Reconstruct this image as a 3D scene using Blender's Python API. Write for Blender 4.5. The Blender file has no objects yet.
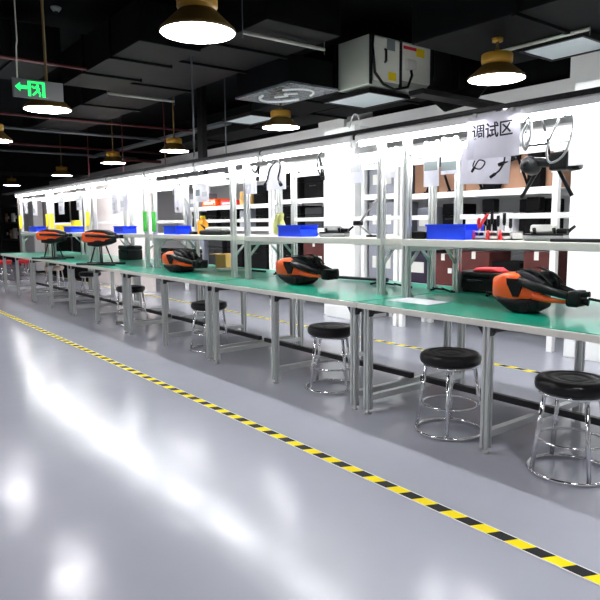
import bpy, bmesh, math, random
from mathutils import Vector, Matrix
random.seed(7)
C = bpy.context.scene.collection
SC = bpy.context.scene

# ------------------------------------------------------------------ camera
F_PX, YAW, PITCH, ROLL, H = 622.1, 0.65999, 0.12226, -0.00865, 1.27
cy, sy, cp, sp = math.cos(YAW), math.sin(YAW), math.cos(PITCH), math.sin(PITCH)
fw = Vector((-cy*cp, sy*cp, -sp)); rt = Vector((sy, cy, 0)); up = rt.cross(fw)
r2 = math.cos(ROLL)*rt + math.sin(ROLL)*up
u2 = -math.sin(ROLL)*rt + math.cos(ROLL)*up
cam_d = bpy.data.cameras.new('camera'); cam_d.sensor_width = 36; cam_d.lens = F_PX/600*36
cam_d.clip_start = .05; cam_d.clip_end = 200
cam = bpy.data.objects.new('camera', cam_d); C.objects.link(cam)
M3 = Matrix((r2, u2, -fw)).transposed()
cam.matrix_world = Matrix.Translation((0, 0, H)) @ M3.to_4x4()
SC.camera = cam

# ------------------------------------------------------------------ world, exposure
w = bpy.data.worlds.new('world'); SC.world = w; w.use_nodes = True
w.node_tree.nodes['Background'].inputs[0].default_value = (.9, .95, 1, 1)
w.node_tree.nodes['Background'].inputs[1].default_value = .25
SC.view_settings.view_transform = 'Standard'; SC.view_settings.look = 'None'
SC.view_settings.exposure = 0.75; SC.view_settings.gamma = 1
LAMP_E, TUBE_E, FAR_E = 25.0, 52.0, 55.0

# ------------------------------------------------------------------ materials
def mat(name, col, rough=.5, metal=0., emit=0., noise=0., nscale=8., coat=0., bump=0., bscale=20., ecol=None, spec=.5, trans=0., alpha=1.):
    m = bpy.data.materials.new(name); m.use_nodes = True
    nt = m.node_tree; b = nt.nodes['Principled BSDF']
    b.inputs['Base Color'].default_value = (*col, 1); b.inputs['Roughness'].default_value = rough
    b.inputs['Metallic'].default_value = metal; b.inputs['Specular IOR Level'].default_value = spec
    b.inputs['Coat Weight'].default_value = coat; b.inputs['Coat Roughness'].default_value = .05
    b.inputs['Transmission Weight'].default_value = trans; b.inputs['Alpha'].default_value = alpha
    if emit:
        b.inputs['Emission Color'].default_value = (*(ecol or col), 1); b.inputs['Emission Strength'].default_value = emit
    tc = nt.nodes.new('ShaderNodeTexCoord')
    n = nt.nodes.new('ShaderNodeTexNoise'); n.inputs['Scale'].default_value = nscale; n.inputs['Detail'].default_value = 5
    nt.links.new(tc.outputs['Object'], n.inputs['Vector'])
    mx = nt.nodes.new('ShaderNodeMix'); mx.data_type = 'RGBA'
    a = max(noise, .04)
    mx.inputs[6].default_value = (*[c*(1-a) for c in col], 1); mx.inputs[7].default_value = (*[min(1, c*(1+a)) for c in col], 1)
    nt.links.new(n.outputs['Fac'], mx.inputs[0]); nt.links.new(mx.outputs[2], b.inputs['Base Color'])
    if bump:
        n2 = nt.nodes.new('ShaderNodeTexNoise'); n2.inputs['Scale'].default_value = bscale; n2.inputs['Detail'].default_value = 3
        nt.links.new(tc.outputs['Object'], n2.inputs['Vector'])
        bp = nt.nodes.new('ShaderNodeBump'); bp.inputs['Strength'].default_value = bump; bp.inputs['Distance'].default_value = .02
        nt.links.new(n2.outputs['Fac'], bp.inputs['Height']); nt.links.new(bp.outputs[0], b.inputs['Normal'])
    return m

def tape_mat():
    m = bpy.data.materials.new('hazard_tape'); m.use_nodes = True; nt = m.node_tree; b = nt.nodes['Principled BSDF']
    b.inputs['Roughness'].default_value = .6; b.inputs['Specular IOR Level'].default_value = .2
    tc = nt.nodes.new('ShaderNodeTexCoord'); sx = nt.nodes.new('ShaderNodeSeparateXYZ'); nt.links.new(tc.outputs['Object'], sx.inputs[0])
    def mth(op, a, bb=None):
        n = nt.nodes.new('ShaderNodeMath'); n.operation = op
        for i, v in enumerate((a, bb)):
            if v is None: continue
            if isinstance(v, (int, float)): n.inputs[i].default_value = v
            else: nt.links.new(v, n.inputs[i])
        return n.outputs[0]
    d = mth('ADD', sx.outputs[0], mth('MULTIPLY', sx.outputs[1], -.45))
    fr = mth('FRACT', mth('DIVIDE', mth('ADD', d, 100.), .163))
    st = mth('GREATER_THAN', fr, .5)
    edge = mth('GREATER_THAN', mth('ABSOLUTE', sx.outputs[1]), .030)
    m1 = nt.nodes.new('ShaderNodeMix'); m1.data_type = 'RGBA'; nt.links.new(st, m1.inputs[0])
    m1.inputs[6].default_value = (.012, .012, .014, 1); m1.inputs[7].default_value = (.95, .76, .0, 1)
    m2 = nt.nodes.new('ShaderNodeMix'); m2.data_type = 'RGBA'; nt.links.new(edge, m2.inputs[0])
    nt.links.new(m1.outputs[2], m2.inputs[6]); m2.inputs[7].default_value = (.75, .76, .74, 1)
    nt.links.new(m2.outputs[2], b.inputs['Base Color'])
    return m

def floor_mat():
    m = bpy.data.materials.new('grey_epoxy'); m.use_nodes = True; nt = m.node_tree; b = nt.nodes['Principled BSDF']
    tc = nt.nodes.new('ShaderNodeTexCoord')
    n = nt.nodes.new('ShaderNodeTexNoise'); n.inputs['Scale'].default_value = .9; n.inputs['Detail'].default_value = 6
    nt.links.new(tc.outputs['Object'], n.inputs['Vector'])
    mx = nt.nodes.new('ShaderNodeMix'); mx.data_type = 'RGBA'
    mx.inputs[6].default_value = (.34, .355, .41, 1); mx.inputs[7].default_value = (.43, .445, .505, 1)
    nt.links.new(n.outputs['Fac'], mx.inputs[0]); nt.links.new(mx.outputs[2], b.inputs['Base Color'])
    n1 = nt.nodes.new('ShaderNodeTexNoise'); n1.inputs['Scale'].default_value = 2.5; n1.inputs['Detail'].default_value = 4
    nt.links.new(tc.outputs['Object'], n1.inputs['Vector'])
    mr = nt.nodes.new('ShaderNodeMapRange'); mr.inputs['To Min'].default_value = .11; mr.inputs['To Max'].default_value = .25
    nt.links.new(n1.outputs['Fac'], mr.inputs['Value']); nt.links.new(mr.outputs[0], b.inputs['Roughness'])
    b.inputs['Specular IOR Level'].default_value = .36
    n2 = nt.nodes.new('ShaderNodeTexNoise'); n2.inputs['Scale'].default_value = 3.2; n2.inputs['Detail'].default_value = 3
    nt.links.new(tc.outputs['Object'], n2.inputs['Vector'])
    bp = nt.nodes.new('ShaderNodeBump'); bp.inputs['Strength'].default_value = .14; bp.inputs['Distance'].default_value = .02
    nt.links.new(n2.outputs['Fac'], bp.inputs['Height']); nt.links.new(bp.outputs[0], b.inputs['Normal'])
    return m

M = dict(
    floor=floor_mat(), tape=tape_mat(),
    wall=mat('white_wall', (.80, .81, .80), .7), ceil=mat('black_ceiling', (.0052, .0058, .0064), .95, spec=.10, noise=.3, nscale=2),
    duct=mat('black_duct', (.0019, .0023, .0026), .65, spec=.12, noise=.35, nscale=3), ductlite=mat('dark_grey_duct', (.0026, .0032, .0036), .65, spec=.12, noise=.3, nscale=3),
    strut=mat('galvanised_strut', (.5, .51, .45), .5, .3), acgrey=mat('ac_sheet_metal', (.42, .45, .39), .5, .1, noise=.08, nscale=2),
    accream=mat('ac_cream_panel', (.86, .86, .77), .5), panel=mat('pale_grille_panel', (.70, .78, .80), .5), film=mat('wrinkled_plastic_film', (.09, .11, .13), .12, noise=.85, nscale=9, bump=.8, bscale=14, spec=.9),
    redpipe=mat('red_pipe', (.09, .006, .01), .5), greypipe=mat('grey_conduit', (.07, .08, .09), .5),
    alu=mat('brushed_aluminium', (.72, .74, .72), .36, .8, noise=.07, nscale=14), alud=mat('dark_aluminium_bracket', (.045, .045, .048), .45, .6),
    shelf=mat('aluminium_shelf_edge', (.80, .79, .72), .42, .25), green=mat('green_laminate', (.004, .26, .165), .3, spec=.35, noise=.12, nscale=3, coat=.2),
    white=mat('white_enamel', (.86, .86, .85), .45), paper=mat('white_paper', (.86, .86, .89), .75), ink=mat('black_ink', (.015, .015, .02), .6), inkgrey=mat('grey_print', (.22, .26, .26), .7), inkpale=mat('pale_grey_print', (.55, .57, .58), .7),
    tube=mat('led_tube', (1, .98, .94), .5, emit=TUBE_E, ecol=(.97, .985, 1)), tubefar=mat('led_tube_far', (1, .98, .94), .5, emit=FAR_E, ecol=(.98, .985, 1)), disc=mat('lamp_disc', (1, .97, .97), .5, emit=LAMP_E, ecol=(1, .97, 1)),
    ochre=mat('ochre_lamp_housing', (.30, .155, .008), .5, .2), ochred=mat('ochre_lamp_shade', (.10, .055, .006), .55, .1),
    black=mat('black_plastic', (.0045, .0045, .005), .4, spec=.22), matte=mat('matte_black', (.003, .003, .0034), .85, spec=.1), vinyl=mat('black_vinyl', (.006, .006, .007), .3, spec=.3, bump=.1, bscale=60),
    carbon=mat('carbon_fibre', (.006, .0065, .007), .35, spec=.3, noise=.4, nscale=80), chrome=mat('chrome', (.78, .78, .80), .13, 1.), steel=mat('dull_steel', (.5, .5, .5), .35, .9),
    orange=mat('orange_shell', (.92, .10, .002), .32, coat=.3), red=mat('red_plastic', (.72, .02, .03), .4), blue=mat('blue_plastic', (.004, .055, .83), .38),
    yellow=mat('yellow_plastic', (.92, .70, .01), .5), kraft=mat('kraft_cardboard', (.62, .36, .11), .8, noise=.12), tan=mat('tan_cardboard', (.34, .185, .115), .8, noise=.15), brown=mat('brown_red_carton', (.075, .022, .02), .8, spec=.15, noise=.2),
    lime=mat('lime_cloth', (.58, .62, .22), .8), orangecloth=mat('orange_bottle', (.9, .38, .01), .5), greentag=mat('green_tag', (.03, .36, .03), .6),
    grey=mat('mid_grey_plastic', (.30, .31, .31), .45), dgrey=mat('dark_grey_plastic', (.014, .015, .017), .5, spec=.2), lilac=mat('grey_plastic_sheet', (.20, .21, .25), .4, noise=.15, nscale=2), lgrey=mat('light_grey_plastic', (.62, .62, .58), .45),
    exitplate=mat('exit_plate', (.08, .09, .09), .4), exitgreen=mat('exit_green', (.02, .9, .2), .5, emit=1.0, ecol=(.0, .78, .10)), cream=mat('cream_vinyl', (.75, .66, .55), .5), purple=mat('dark_purple_box', (.018, .012, .028), .6, spec=.2), rope=mat('pale_cord', (.5, .48, .4), .7), pinkwall=mat('pale_pink_board', (.80, .72, .70), .6),
)

def translucent(m, col, fac):
    nt = m.node_tree; b = nt.nodes['Principled BSDF']; o = nt.nodes['Material Output']
    tr = nt.nodes.new('ShaderNodeBsdfTranslucent'); tr.inputs[0].default_value = (*col, 1)
    mx = nt.nodes.new('ShaderNodeMixShader'); mx.inputs[0].default_value = fac
    nt.links.new(b.outputs[0], mx.inputs[1]); nt.links.new(tr.outputs[0], mx.inputs[2]); nt.links.new(mx.outputs[0], o.inputs['Surface'])
translucent(M['paper'], (.85, .84, .9), .4)
# ------------------------------------------------------------------ mesh helpers
class MB:
    def __init__(s): s.bm = bmesh.new()
    def box(s, x0, x1, y0, y1, z0, z1, bev=0., seg=2, rot=None, at=(0, 0, 0)):
        bm = bmesh.new(); bmesh.ops.create_cube(bm, size=1)
        bmesh.ops.scale(bm, vec=(abs(x1-x0), abs(y1-y0), abs(z1-z0)), verts=bm.verts)
        bmesh.ops.translate(bm, vec=((x0+x1)/2, (y0+y1)/2, (z0+z1)/2), verts=bm.verts)
        if bev: bmesh.ops.bevel(bm, geom=bm.edges[:], offset=bev, segments=seg, affect='EDGES', profile=.5)
        if rot is not None: bmesh.ops.transform(bm, matrix=rot, verts=bm.verts)
        bmesh.ops.translate(bm, vec=at, verts=bm.verts)
        s._m(bm); return s
    def _m(s, bm):
        me = bpy.data.meshes.new('t'); bm.to_mesh(me); bm.free(); s.bm.from_mesh(me); bpy.data.meshes.remove(me)
    def tube(s, pts, r, n=8, cap=True):
        pts = [Vector(p) for p in pts]; rr = r if isinstance(r, (list, tuple)) else [r]*len(pts)
        rings = []; prev = None
        for i, p in enumerate(pts):
            a = pts[max(i-1, 0)]; b = pts[min(i+1, len(pts)-1)]; t = (b-a).normalized()
            if prev is None:
                u = t.orthogonal().normalized()
            else:
                u = (prev - t*prev.dot(t)); u = u.normalized() if u.length > 1e-6 else t.orthogonal().normalized()
            prev = u; v = t.cross(u)
            rings.append([s.bm.verts.new(p + rr[i]*(math.cos(2*math.pi*k/n)*u + math.sin(2*math.pi*k/n)*v)) for k in range(n)])
        for a, b in zip(rings, rings[1:]):
            for k in range(n): s.bm.faces.new((a[k], a[(k+1) % n], b[(k+1) % n], b[k])).smooth = True
        if cap: s.bm.faces.new(rings[0][::-1]); s.bm.faces.new(rings[-1])
        return s
    def lathe(s, prof, n=32, at=(0, 0, 0)):
        rings = []
        for r, z in prof:
            rings.append([s.bm.verts.new((at[0]+r*math.cos(2*math.pi*k/n), at[1]+r*math.sin(2*math.pi*k/n), at[2]+z)) for k in range(n)] if r > 1e-6 else [s.bm.verts.new((at[0], at[1], at[2]+z))])
        for a, b in zip(rings, rings[1:]):
            for k in range(n):
                k2 = (k+1) % n
                if len(a) == 1 and len(b) == 1: continue
                if len(a) == 1: f = s.bm.faces.new((a[0], b[k2], b[k]))
                elif len(b) == 1: f = s.bm.faces.new((a[k], a[k2], b[0]))
                else: f = s.bm.faces.new((a[k], a[k2], b[k2], b[k]))
                f.smooth = True
        return s
    def torus(s, R, r, z, n=36, m=8, at=(0, 0)):
        rings = [[s.bm.verts.new((at[0]+(R+r*math.cos(2*math.pi*j/m))*math.cos(2*math.pi*i/n), at[1]+(R+r*math.cos(2*math.pi*j/m))*math.sin(2*math.pi*i/n), z+r*math.sin(2*math.pi*j/m))) for j in range(m)] for i in range(n)]
        for i in range(n):
            for j in range(m):
                s.bm.faces.new((rings[i][j], rings[(i+1) % n][j], rings[(i+1) % n][(j+1) % m], rings[i][(j+1) % m])).smooth = True
        return s
    def loft(s, secs, smooth=True):
        """secs: list of lists of 3-D points (same count), closed loops, capped"""
        rings = [[s.bm.verts.new(p) for p in sec] for sec in secs]; n = len(rings[0])
        for a, b in zip(rings, rings[1:]):
            for k in range(n): s.bm.faces.new((a[k], a[(k+1) % n], b[(k+1) % n], b[k])).smooth = smooth
        s.bm.faces.new(rings[0][::-1]); s.bm.faces.new(rings[-1]); return s
    def prism(s, poly, axis, a, b):
        """poly: 2-D outline; axis 'x','y','z' = extrusion direction"""
        def p3(p, t):
            return {'x': (t, p[0], p[1]), 'y': (p[0], t, p[1]), 'z': (p[0], p[1], t)}[axis]
        return s.loft([[p3(p, a) for p in poly], [p3(p, b) for p in poly]], False)
    def build(s, name, m, parent=None, loc=None):
        bmesh.ops.recalc_face_normals(s.bm, faces=s.bm.faces)
        me = bpy.data.meshes.new(name); s.bm.to_mesh(me); s.bm.free()
        me.materials.append(M[m] if isinstance(m, str) else m)
        o = bpy.data.objects.new(name, me); C.objects.link(o)
        if parent: o.parent = parent
        if loc: o.location = loc
        return o

def tag(o, label=None, cat=None, group=None, kind=None):
    if label: o['label'] = label
    if cat: o['category'] = cat
    if group: o['group'] = group
    if kind: o['kind'] = kind
    return o
def thing(name, label, cat, loc=(0, 0, 0), rz=0., group=None, rot=None):
    o = bpy.data.objects.new(name, None); C.objects.link(o); o.location = loc; o.rotation_euler = rot or (0, 0, rz)
    o.empty_display_size = .1
    return tag(o, label, cat, group)
def dup(o, loc=None, rz=None, label=None, parent=None):
    c = o.copy(); C.objects.link(c)
    if parent: c.parent = parent
    if loc is not None: c.location = loc
    if rz is not None: c.rotation_euler = (0, 0, rz)
    if label: c['label'] = label
    for ch in list(o.children): dup(ch, parent=c)
    return c
def struct(o): return tag(o, kind='structure')
ORD = ['first', 'second', 'third', 'fourth', 'fifth', 'sixth', 'seventh', 'eighth', 'ninth', 'tenth', 'eleventh', 'twelfth', 'thirteenth', 'fourteenth', 'fifteenth']

# ------------------------------------------------------------------ room shell
XL, XR, YF, YB, ZC = -24., 3.2, -4.2, 7.6, 3.75
struct(MB().box(XL, XR, YF, YB, -.1, 0).build('floor', 'floor'))
struct(MB().box(XL, XR, YF, YB, ZC, ZC+.1).build('ceiling', 'ceil'))
struct(MB().box(XL, XR, YB, YB+.1, 0, 3.02).build('wall_back', 'wall'))
struct(MB().box(XL, XR, YB, YB+.1, 3.02, ZC).build('wall_back_upper', 'ceil'))
struct(MB().box(XL-.1, XL, YF, YB, 0, ZC).build('wall_left', 'dgrey'))
struct(MB().box(XR, XR+.1, YF, YB, 0, ZC).build('wall_right', 'wall'))
struct(MB().box(XL, XR, YF-.1, YF, 0, ZC).build('wall_front', 'wall'))
# white soffit blocks above the back partition
struct(MB().box(-8.4, -7.75, 6.95, YB, 2.55, 3.12).build('trim_1', 'wall'))
struct(MB().box(-3.9, -2.2, 6.95, YB, 2.55, 3.12).build('trim_2', 'wall'))
struct(MB().box(XL, XR, 7.0, YB, 2.5, 2.90).build('trim_3', 'wall'))
# white columns behind the benches
struct(MB().box(-6.52, -5.93, 5.5, 6.1, 0, 2.5, .01).build('trim_4', 'wall'))
struct(MB().box(-3.04, -2.3, 5.5, 6.1, 0, 2.5, .01).build('trim_5', 'wall'))
struct(MB().box(-20.5, -10.95, 5.0, 5.05, 0, 2.3, .005).build('trim_6', 'pinkwall'))

# ------------------------------------------------------------------ floor tapes
tag(MB().box(-12, 12, -.036, .036, 0, .0025).build('floor_tape', 'tape', loc=(-9.5, 2.108, .0005)), 'yellow and black striped hazard tape crossing the open floor in front of the benches', 'floor tape')
tag(MB().box(-9, 9, -.036, .036, 0, .0025).build('floor_tape', 'tape', loc=(-8.5, 4.74, .0005)), 'thin yellow and black hazard tape seen under the benches, on the far side', 'floor tape')

# ------------------------------------------------------------------ workbenches
X0, SPAN, MOD = -1.9966, .9287, 1.9885
ZT, YLF, YLR, YUF, YUR = .755, 2.84, 3.82, 3.20, 3.75
YC = 3.43
def leg_profile(mb, x, y, z0, z1, w=.045):
    h = w/2; g = .0065; q = .012
    mb.prism([(x-h, y-h), (x-g, y-h), (x-g, y-h+q), (x+g, y-h+q), (x+g, y-h), (x+h, y-h), (x+h, y-g), (x+h-q, y-g), (x+h-q, y+g), (x+h, y+g), (x+h, y+h), (x-h, y+h)], 'z', z0, z1)
    return mb
def make_bench():
    t = thing('workbench', '', 'workbench', (X0, YC, 0), 0, 'green-topped assembly benches')
    y = lambda v: v-YC
    top = MB().box(-.985, .985, y(2.79), y(4.05), ZT-.042, ZT-.004, .004).build('tabletop', 'shelf', t)
    MB().box(-.983, .983, y(2.796), y(4.044), ZT-.006, ZT, .002, 1).build('green_surface', 'green', t)
    for x in (-SPAN, 0, SPAN):
        for yy in (YLF, YLR):
            l = leg_profile(MB(), x, y(yy), .03, ZT-.043).build('leg', 'alu', t)
            MB().lathe([(0, 0), (.022, 0), (.024, .008), (.010, .014), (.010, .032), (0, .032)], 14, (x, y(yy), 0)).build('foot', 'steel', l)
            for sx in (-1, 1):
                MB().prism([(x+sx*.0228, ZT-.043), (x+sx*.062, ZT-.043), (x+sx*.0228, ZT-.095)], 'y', y(yy)-.018, y(yy)+.018).build('corner_bracket', 'alud', l)
        MB().box(x-.02, x+.02, y(YLF)+.023, y(YLR)-.023, .09, .13, .003).build('side_stretcher', 'alu', t)
        MB().box(x-.018, x+.018, y(YLF)+.023, y(YLR)-.023, ZT-.082, ZT-.043).build('cross_rail', 'alud', t)
    MB().box(-SPAN-.02, SPAN+.02, y(3.38), y(3.42), .131, .171, .003).build('long_stretcher', 'alud', t)
    # shelf frame standing on the bench
    xl, xr = -.93, .815
    for x in (xl, xr):
        leg_profile(MB(), x, y(YUF), ZT, 1.898, .046).build('upright', 'alu', t)
        leg_profile(MB(), x, y(YUR), ZT, 1.86, .046).build('upright', 'alu', t)
        br = MB()
        for (ya, s) in ((YUF, 1), (YUR, -1)):
            br.tube([(x, y(ya)+s*.02, .97), (x, y(ya)+s*.13, 1.085)], .012, 6)
        br.box(x-.02, x+.02, y(YUF)+.024, y(YUR)-.024, 1.075, 1.11)
        br.build('shelf_bracket', 'alu', t)
        for ya in (YUF, YUR): MB().prism([(y(ya)+.023, ZT), (y(ya)+.06, ZT), (y(ya)+.023, ZT+.05)], 'x', x-.018, x+.018).build('foot_bracket', 'steel', t)
    MB().box(xl-.02, xr+.02, y(3.175), y(3.79), 1.112, 1.158, .004).build('shelf', 'shelf', t)
    MB().box(xl+.024, xr-.024, y(3.735), y(3.765), 1.29, 1.325, .003).build('back_rail', 'white', t)
    MB().box(xl+.024, xr-.024, y(3.180), y(3.22), 1.715, 1.755, .003).build('header_rail', 'white', t)
    MB().box(xl+.024, xr-.024, y(3.735), y(3.765), 1.715, 1.755, .003).build('header_rail', 'white', t)
    return t
bench0 = make_bench()
blabels = ['green-topped aluminium workbench cut by the right edge of the picture, nearest the camera',
           'green-topped aluminium workbench second from the right, with the middle orange drone lying on it',
           'green-topped aluminium workbench third from the right, carrying the dark orange drone with long rods',
           'green-topped aluminium workbench fourth from the right, with a drone standing on black skids',
           'green-topped aluminium workbench fifth from the right, with the farther standing drone on it',
           'green-topped aluminium workbench sixth from the right, at the left edge of the picture']
for k in range(6):
    if k < 6:
        if k == 0: bench0['label'] = blabels[0]
        else: dup(bench0, (X0-k*MOD, YC, 0), label=blabels[k])
    else:
        dup(bench0, (X0-k*MOD, YC, 0), label='last green-topped aluminium workbench at the far left end of the row')

# black trunking above the uprights
tag(MB().box(-13.9, -1.0, 3.10, 3.225, 1.899, 1.925, .003).build('cable_trunking', 'black'), 'long thin black trunking running along the top of the bench uprights', 'trunking')

# ------------------------------------------------------------------ LED battens
def make_batten():
    L = 1.15
    t = thing('led_batten', '', 'light fixture', (0, 0, 0), 0, 'linear lights along the benches')
    # slim white body with a lip, tube hung under it
    MB().prism([(0, .014), (0, .066), (-.052, .066), (-.070, .050), (-.070, .014), (-.064, .014), (-.064, .020), (-.006, .020), (-.006, .014)], 'x', 0, L).build('housing', 'white', t)
    MB().tube([(.03, -.038, -.004), (L-.03, -.038, -.004)], .0145, 12).build('led_tube', 'tube', t)
    for x in (.018, L-.018): MB().box(x-.012, x+.012, -.058, -.016, -.024, .022, .004).build('lamp_holder', 'white', t)
    for x in (-.012, L-.008): MB().box(x, x+.02, -.05, .0, .030, .064, .003).build('mounting_clip', 'black', t)
    return t
bat = make_batten()
LX = -3.30+1.195*2
k_ = 0
for i in range(14):
    x = LX - i*1.195 - (0.04 if i > 1 else 0)
    if x < -14.0: break
    lab = 'white linear LED light on the bench fronts, %s from the right end' % ORD[i]
    p = (x, 3.17, 1.833)
    if i == 0: bat.location = p; bat['label'] = lab
    else: dup(bat, p, label=lab)
far_tube = None
for i in range(12):
    x = LX - .25 - i*1.25
    if x < -14.0: break
    fb = dup(bat, (x+1.15, 3.78, 1.80), math.pi, 'white linear LED light behind the benches, %s from the right end' % ORD[i])
    for ch in fb.children:
        if ch.name.startswith('led_tube'):
            if far_tube is None: far_tube = ch.data.copy(); far_tube.materials[0] = M['tubefar']
            ch.data = far_tube

# ------------------------------------------------------------------ stools
def make_stool():
    t = thing('round_stool', '', 'stool', (0, 0, 0), 0, 'round work stools along the benches')
    MB().lathe([(0, .425), (.165, .425), (.178, .435), (.183, .455), (.18, .478), (.165, .492), (.13, .495), (.122, .490), (.114, .493), (.08, .489), (.072, .486), (.064, .489), (.03, .487), (0, .487)], 40).build('seat', 'vinyl', t)
    MB().lathe([(0, .408), (.158, .408), (.162, .412), (.162, .424), (0, .424)], 36).build('seat_plate', 'chrome', t)
    for a in (35, 125, 215, 305):
        c, s = math.cos(math.radians(a)), math.sin(math.radians(a))
        MB().tube([(.145*c, .145*s, .409), (.197*c, .197*s, .018)], .0115, 10).build('leg', 'chrome', t)
    MB().torus(.163, .008, .175).build('foot_ring', 'chrome', t)
    MB().torus(.198, .0115, .0125, 44).build('base_ring', 'chrome', t)
    return t
st = make_stool()
spots = [((-1.57, 2.95), 20, 'black round stool with chrome base rings, nearest, cut by the right edge'),
         ((-2.36, 2.98), 0, 'black round stool with chrome legs, second from the right'),
         ((-3.58, 3.08), 50, 'black round stool beside the paired bench legs, third from the right'),
         ((-5.50, 3.10), 10, 'black round stool partly hidden behind a pair of bench legs, fourth from the right'),
         ((-7.62, 3.16), 30, 'black round stool under the fourth bench, fifth from the right'),
         ((-10.45, 3.63), 70, 'far black round stool tucked under the bench below the standing drone')]
for i, ((x, y), a, lab) in enumerate(spots):
    if i == 0: st.location = (x, y, 0); st.rotation_euler.z = math.radians(a); st['label'] = lab
    else: dup(st, (x, y, 0), math.radians(a), lab)
def recolour(o, cname, m):
    for ch in o.children:
        if ch.name.startswith(cname):
            ch.data = ch.data.copy(); ch.data.materials[0] = M[m]
pale = dup(st, (-12.48, 3.64, 0), .3, 'pale cream topped stool far left under the bench'); recolour(pale, 'seat', 'cream')
redst = dup(st, (-15.5, 3.40, 0), .5, 'red topped stool at the left edge, beyond the bench end, left one'); recolour(redst, 'seat', 'red')
redst2 = dup(redst, (-15.5, 3.88, 0), .9, 'red topped stool at the left edge, beyond the bench end, right one')

# ------------------------------------------------------------------ pendant lamps
def make_pendant(rod):
    t = thing('pendant_lamp', '', 'lamp', (0, 0, 0), 0, 'ochre high bay pendants')
    R = .243
    MB().lathe([(R-.004, 0), (R+.004, .004), (R-.004, .022), (.13, .115), (.125, .12), (0, .12), (0, .108), (.12, .104), (R-.02, .012), (R-.006, .0)], 40).build('shade', 'ochred', t)
    MB().lathe([(0, .001), (R-.005, .001), (R-.012, .011), (0, .011)], 40).build('diffuser', 'disc', t)
    h = MB().lathe([(0, .123), (.118, .123), (.118, .135), (.128, .136), (.132, .142), (.132, .205), (.126, .212), (0, .212)], 36).build('housing', 'ochre', t)
    MB().tube([(0, 0, .212), (0, 0, .25)], .022, 10).build('swivel', 'ochre', t)
    MB().tube([(0, 0, .25), (0, 0, rod)], .013, 8).build('rod', 'ochred', t)
    MB().lathe([(0, rod-.03), (.045, rod-.03), (.05, rod), (0, rod)], 16).build('canopy', 'ochre', t)
    return t
ptall = make_pendant(ZC-2.5)
pshort = make_pendant(.343)
far = [(-.15, 4.85), (-3.37, 4.80), (-6.66, 4.88), (-9.78, 4.93), (-12.3, 4.85), (-16.0, 4.98), (-20.6, 4.9)]
near = [(-.4, 1.83), (-3.29, 1.83), (-6.23, 1.84), (-8.85, 1.93), (-12, 1.85), (-15, 1.85)]
back = [(-.4, -.7), (-3.7, -.7), (-7.1, -.7), (-10.4, -.7), (-13.8, -.7)]
flab = {1: 'ochre pendant lamp at upper right beside the ceiling duct, largest of the far row', 2: 'ochre pendant lamp just below the plastic-wrapped ceiling panel',
        3: 'small ochre pendant lamp right of the long rodded one, in front of red pipes', 4: 'small ochre pendant lamp hung on a long rod, over the white soffit end',
        5: 'dim ochre pendant lamp in front of the black ceiling box at left', 6: 'farthest ochre pendant lamp, at the left edge near the pale wall', 0: 'ochre pendant lamp beyond the right edge'}
nlab = {1: 'biggest ochre pendant lamp, cut by the top edge of the picture', 2: 'ochre pendant lamp right below the green exit sign', 3: 'ochre pendant lamp cut by the left edge under the exit sign',
        0: 'ochre pendant lamp overhead beyond the picture', 4: 'ochre pendant lamp beyond the left edge, nearer one', 5: 'ochre pendant lamp beyond the left edge, farther one'}
used_t = used_s = False
for i, (x, y) in enumerate(far):
    if i in (0, 1):
        if not used_s: o = pshort; used_s = True; o.location = (x, y, 2.5); o['label'] = flab[i]
        else: dup(pshort, (x, y, 2.5), label=flab[i])
    else:
        if not used_t: o = ptall; used_t = True; o.location = (x, y, 2.5); o['label'] = flab[i]
        else: dup(ptall, (x, y, 2.5), label=flab[i])
pnear = make_pendant(ZC-2.355); pnear.scale = (.885, .885, 1)
for i, (x, y) in enumerate(near):
    if i == 0: pnear.location = (x, y, 2.355); pnear['label'] = nlab[i]
    else: dup(pnear, (x, y, 2.355), label=nlab[i])
for i, (x, y) in enumerate(back): dup(ptall, (x, y, 2.5), label='ochre pendant lamp behind the camera, %s from the right' % ORD[i])

# ------------------------------------------------------------------ ceiling services
def duct(name, label, bx, m='duct', flanges=(), axis='x', hang=True, cat='duct'):
    x0, x1, y0, y1, z0, z1 = bx
    t = thing(name, label, cat, ((x0+x1)/2, (y0+y1)/2, z0))
    cx, cyy = (x0+x1)/2, (y0+y1)/2
    MB().box(x0-cx, x1-cx, y0-cyy, y1-cyy, 0, z1-z0, .006).build('duct_body', m, t)
    for fpos in flanges:
        if axis == 'x': MB().box(fpos-cx-.02, fpos-cx+.02, y0-cyy-.025, y1-cyy+.025, -.025, z1-z0+.02).build('flange', 'ductlite', t)
        else: MB().box(x0-cx-.025, x1-cx+.025, fpos-cyy-.02, fpos-cyy+.02, -.025, z1-z0+.02).build('flange', 'ductlite', t)
    return t
duct('air_duct', 'wide black duct along the ceiling, left of the air handler, with pale struts beneath', (-12.6, -4.62, 3.25, 4.10, 3.03, 3.42), 'duct', (-10.6, -9.3, -7.6, -6.3, -5.5))
duct('air_duct', 'black duct at upper right above the nearest far-row lamp', (-3.95, 1.6, 4.35, 5.72, 2.845, 3.40), 'ductlite', (-2.9, -1.8))
duct('air_duct', 'black duct box fixed to the left end of the air handler', (-7.4, -5.70, 4.96, 5.75, 2.835, 3.34), 'duct', (-6.4,))
duct('air_duct', 'black branch box carrying the plastic-wrapped panel', (-6.66, -5.60, 4.22, 4.855, 2.815, 3.10), 'duct')
duct('air_duct', 'black cross duct from ceiling left of centre', (-8.65, -7.5, .2, 2.4, 3.1, 3.5), 'duct', (1.1, 1.9), 'y')
duct('air_duct', 'large black duct overhead near the biggest lamp', (-8.0, -5.7, 2.55, 3.2, 2.98, 3.36), 'duct', (-7.2, -6.4))
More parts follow.
